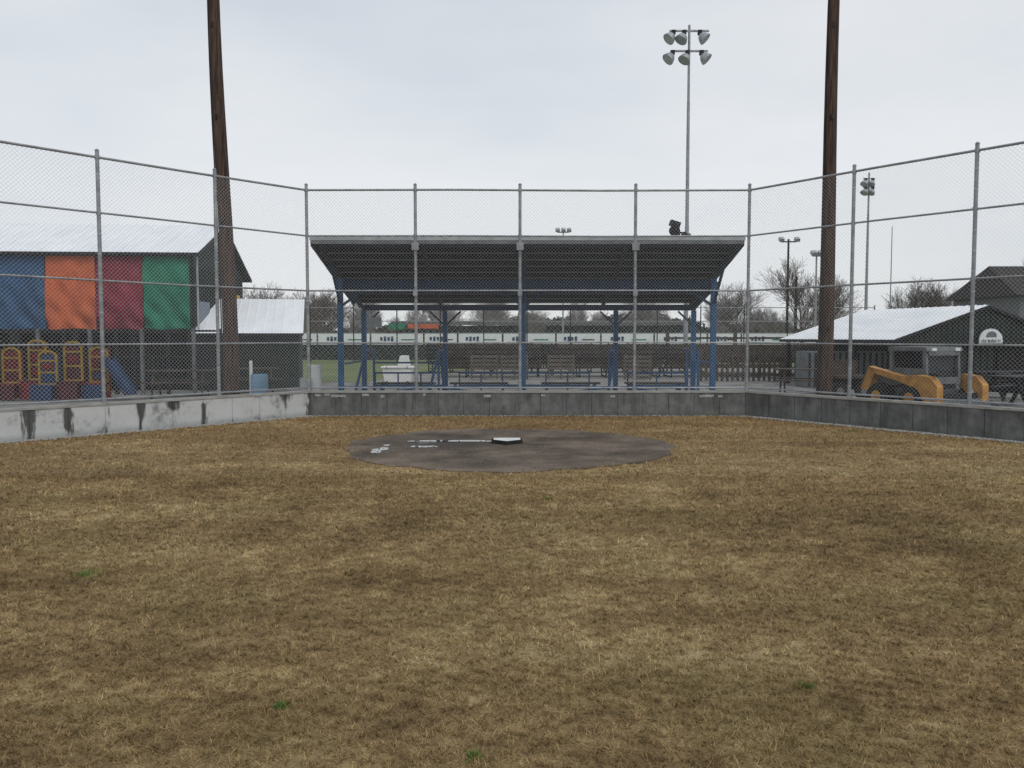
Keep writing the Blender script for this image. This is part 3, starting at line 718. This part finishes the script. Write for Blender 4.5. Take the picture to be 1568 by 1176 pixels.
b.box((-.99,0,.66),(.06,.7,.35),'black'); b.box((.57,.38,1.40),(.05,.14,.07),'offwht'); b.box((.57,-.38,1.40),(.05,.14,.07),'offwht')
b.obj('skid_steer_loader',loc=(9.6,19.3,0),rz=math.radians(-66),bevel=.012)
b=B(); b.box((0,0,.62),(1.0,.6,.08),'wood'); b.box((0,.28,.85),(1.0,.05,.4),'wood')
for s in(-.35,.35): b.cyl((s,-.34,.25),(s,-.26,.25),.25,'rubber',n=20); b.cyl((s,-.345,.25),(s,-.255,.25),.1,'greymc',n=12)
b.box((0,0,.45),(.9,.1,.3),'black'); b.obj('utility_cart',loc=(9.0,22.3,0),rz=.15)

# ---------------------------------------------------------------- bare trees
def tree_mesh(name,seed,H,levels,m,r0=None,twig=.012):
    r=random.Random(seed); b=B()
    def grow(p,d,L,rad,lev):
        n=4 if lev==0 else 3; q=p
        for i in range(n):
            d=(d+Vector((r.gauss(0,.10),r.gauss(0,.10),r.gauss(0,.05)+.04))).normalized()
            q2=q+d*L/n; ra=rad*(1-i/n*.5); rb=rad*(1-(i+1)/n*.5)
            b.cyl(q,q2,max(ra,twig),m,r1=max(rb,twig),n=5 if lev<2 else 3,cap=False)
            if lev<levels and (lev>0 or i>0):
                for _ in range(2 if lev<3 else r.choice((1,2))):
                    a=r.uniform(0,6.28); sp=r.uniform(.45,.95)
                    u=d.orthogonal().normalized(); w=d.cross(u)
                    nd=(d*math.cos(sp)+(u*math.cos(a)+w*math.sin(a))*math.sin(sp)+Vector((0,0,.12))).normalized()
                    grow(q2,nd,L*r.uniform(.48,.72),rb*.62,lev+1)
            q=q2
        if lev<levels: grow(q,d,L*.6,rad*.45,lev+1)
    grow(Vector((0,0,0)),Vector((0,0,1)),H*.48,r0 or H*.022,0)
    me=bpy.data.meshes.new(name); me.from_pydata(b.v,[],b.f); me.materials.append(M[m]); return me
tm=[tree_mesh('bare_tree_form',s,9,4,'barkfar',twig=.016) for s in(1,2,3,4)]
par=bpy.data.objects.new('distant_bare_trees',None); COL.objects.link(par)
def put(me,name,x,y,s,rot,parent=None,sz=None):
    o=bpy.data.objects.new(name,me); COL.objects.link(o); o.location=(x,y,-.1); o.scale=(s,s,(sz or s)); o.rotation_euler=(0,0,rot)
    if parent: o.parent=parent
    return o
r=random.Random(11)
for i in range(80):
    x=-85+i*2.3+r.uniform(-1.5,1.5); y=r.uniform(125,165)
    put(r.choice(tm),'tree_%d'%i,x,y,r.uniform(.5,1.0),r.uniform(0,6),par)
tn=[tree_mesh('bare_tree_near',s,8,4,'bark',twig=.012) for s in(21,22)]
for x,y,s in((27.5,78,1.05),(30.5,80,.95),(39,82,.9),(42,80,.8),(52,86,1.1),(48,85,.8),(20,75,.75),(-24.5,85,.85),(-21,80,.75),(-17.5,78,.72),(-19.5,90,.8)):
    put(r.choice(tn),'bare_tree',x,y,s,r.uniform(0,6))
n=26000; hx=rng.uniform(-130,130,n); hy=rng.uniform(172,190,n)
top=4.2+1.5*np.sin(hx*.07)+1.0*np.sin(hx*.23+1)+.7*np.sin(hx*.7); hz=rng.uniform(0,1,n)**.8*top
V=np.empty((n,3,3),dtype=np.float32)
for k in range(3): V[:,k]=np.stack([hx+rng.normal(0,.7,n),hy+rng.normal(0,.4,n),np.maximum(hz+rng.normal(0,.5,n),-.1)],1)
me=bpy.data.meshes.new('distant_hedgerow'); me.vertices.add(3*n); me.vertices.foreach_set('co',V.ravel()); me.loops.add(3*n); me.loops.foreach_set('vertex_index',np.arange(3*n,dtype=np.int32)); me.polygons.add(n); me.polygons.foreach_set('loop_start',np.arange(0,3*n,3,dtype=np.int32)); me.update(calc_edges=True)
me.materials.append(M['shrub']); o=bpy.data.objects.new('distant_hedgerow',me); COL.objects.link(o)

# ---------------------------------------------------------------- sky & light
SE,SR=math.radians(48),math.radians(150)
w=bpy.data.worlds.new('World'); S.world=w; w.use_nodes=True; nt=w.node_tree; nt.nodes.clear(); N=nt.nodes; L=nt.links
o=N.new('ShaderNodeOutputWorld'); bg=N.new('ShaderNodeBackground'); L.new(bg.outputs[0],o.inputs[0]); bg.inputs[1].default_value=.12
sk=N.new('ShaderNodeTexSky'); sk.sky_type='NISHITA'; sk.sun_disc=False; sk.sun_elevation=SE; sk.sun_rotation=SR
tc=N.new('ShaderNodeTexCoord'); mp=N.new('ShaderNodeMapping'); mp.inputs['Scale'].default_value=(1,1,3.4); mp.inputs['Rotation'].default_value=(0,.16,0); L.new(tc.outputs['Generated'],mp.inputs[0])
cn=noise(nt,mp.outputs[0],1.5,5,.5)
sz=N.new('ShaderNodeSeparateXYZ'); L.new(tc.outputs['Generated'],sz.inputs[0])
hor=ramp(nt,sz.outputs[2],[(0.0,1.0),(.10,.85),(.45,0.15),(1.0,0.0)])
f=math_node(nt,'ADD',math_node(nt,'MULTIPLY',cn,1.0),math_node(nt,'MULTIPLY',hor,.32))
cc=ramp(nt,f,[(.40,(4.5,4.95,5.55)),(.60,(5.7,6.05,6.5)),(.85,(6.95,7.1,7.25))])
L.new(mixc(nt,.92,sk.outputs[0],cc),bg.inputs[0])
sun=bpy.data.lights.new('sun','SUN'); sun.energy=1.0; sun.angle=math.radians(20); sun.color=(1,.96,.90)
so=bpy.data.objects.new('sun',sun); COL.objects.link(so)
dirv=Vector((math.sin(SR)*math.cos(SE),math.cos(SR)*math.cos(SE),math.sin(SE)))
so.rotation_euler=dirv.to_track_quat('Z','Y').to_euler()

cam=bpy.data.cameras.new('camera'); co=bpy.data.objects.new('camera',cam); COL.objects.link(co)
cam.sensor_width=36; cam.lens=29.11; cam.clip_end=4000; cam.clip_start=.05
co.location=(0,0,1.7); co.rotation_euler=(math.radians(90-3.295),0,0)
S.camera=co
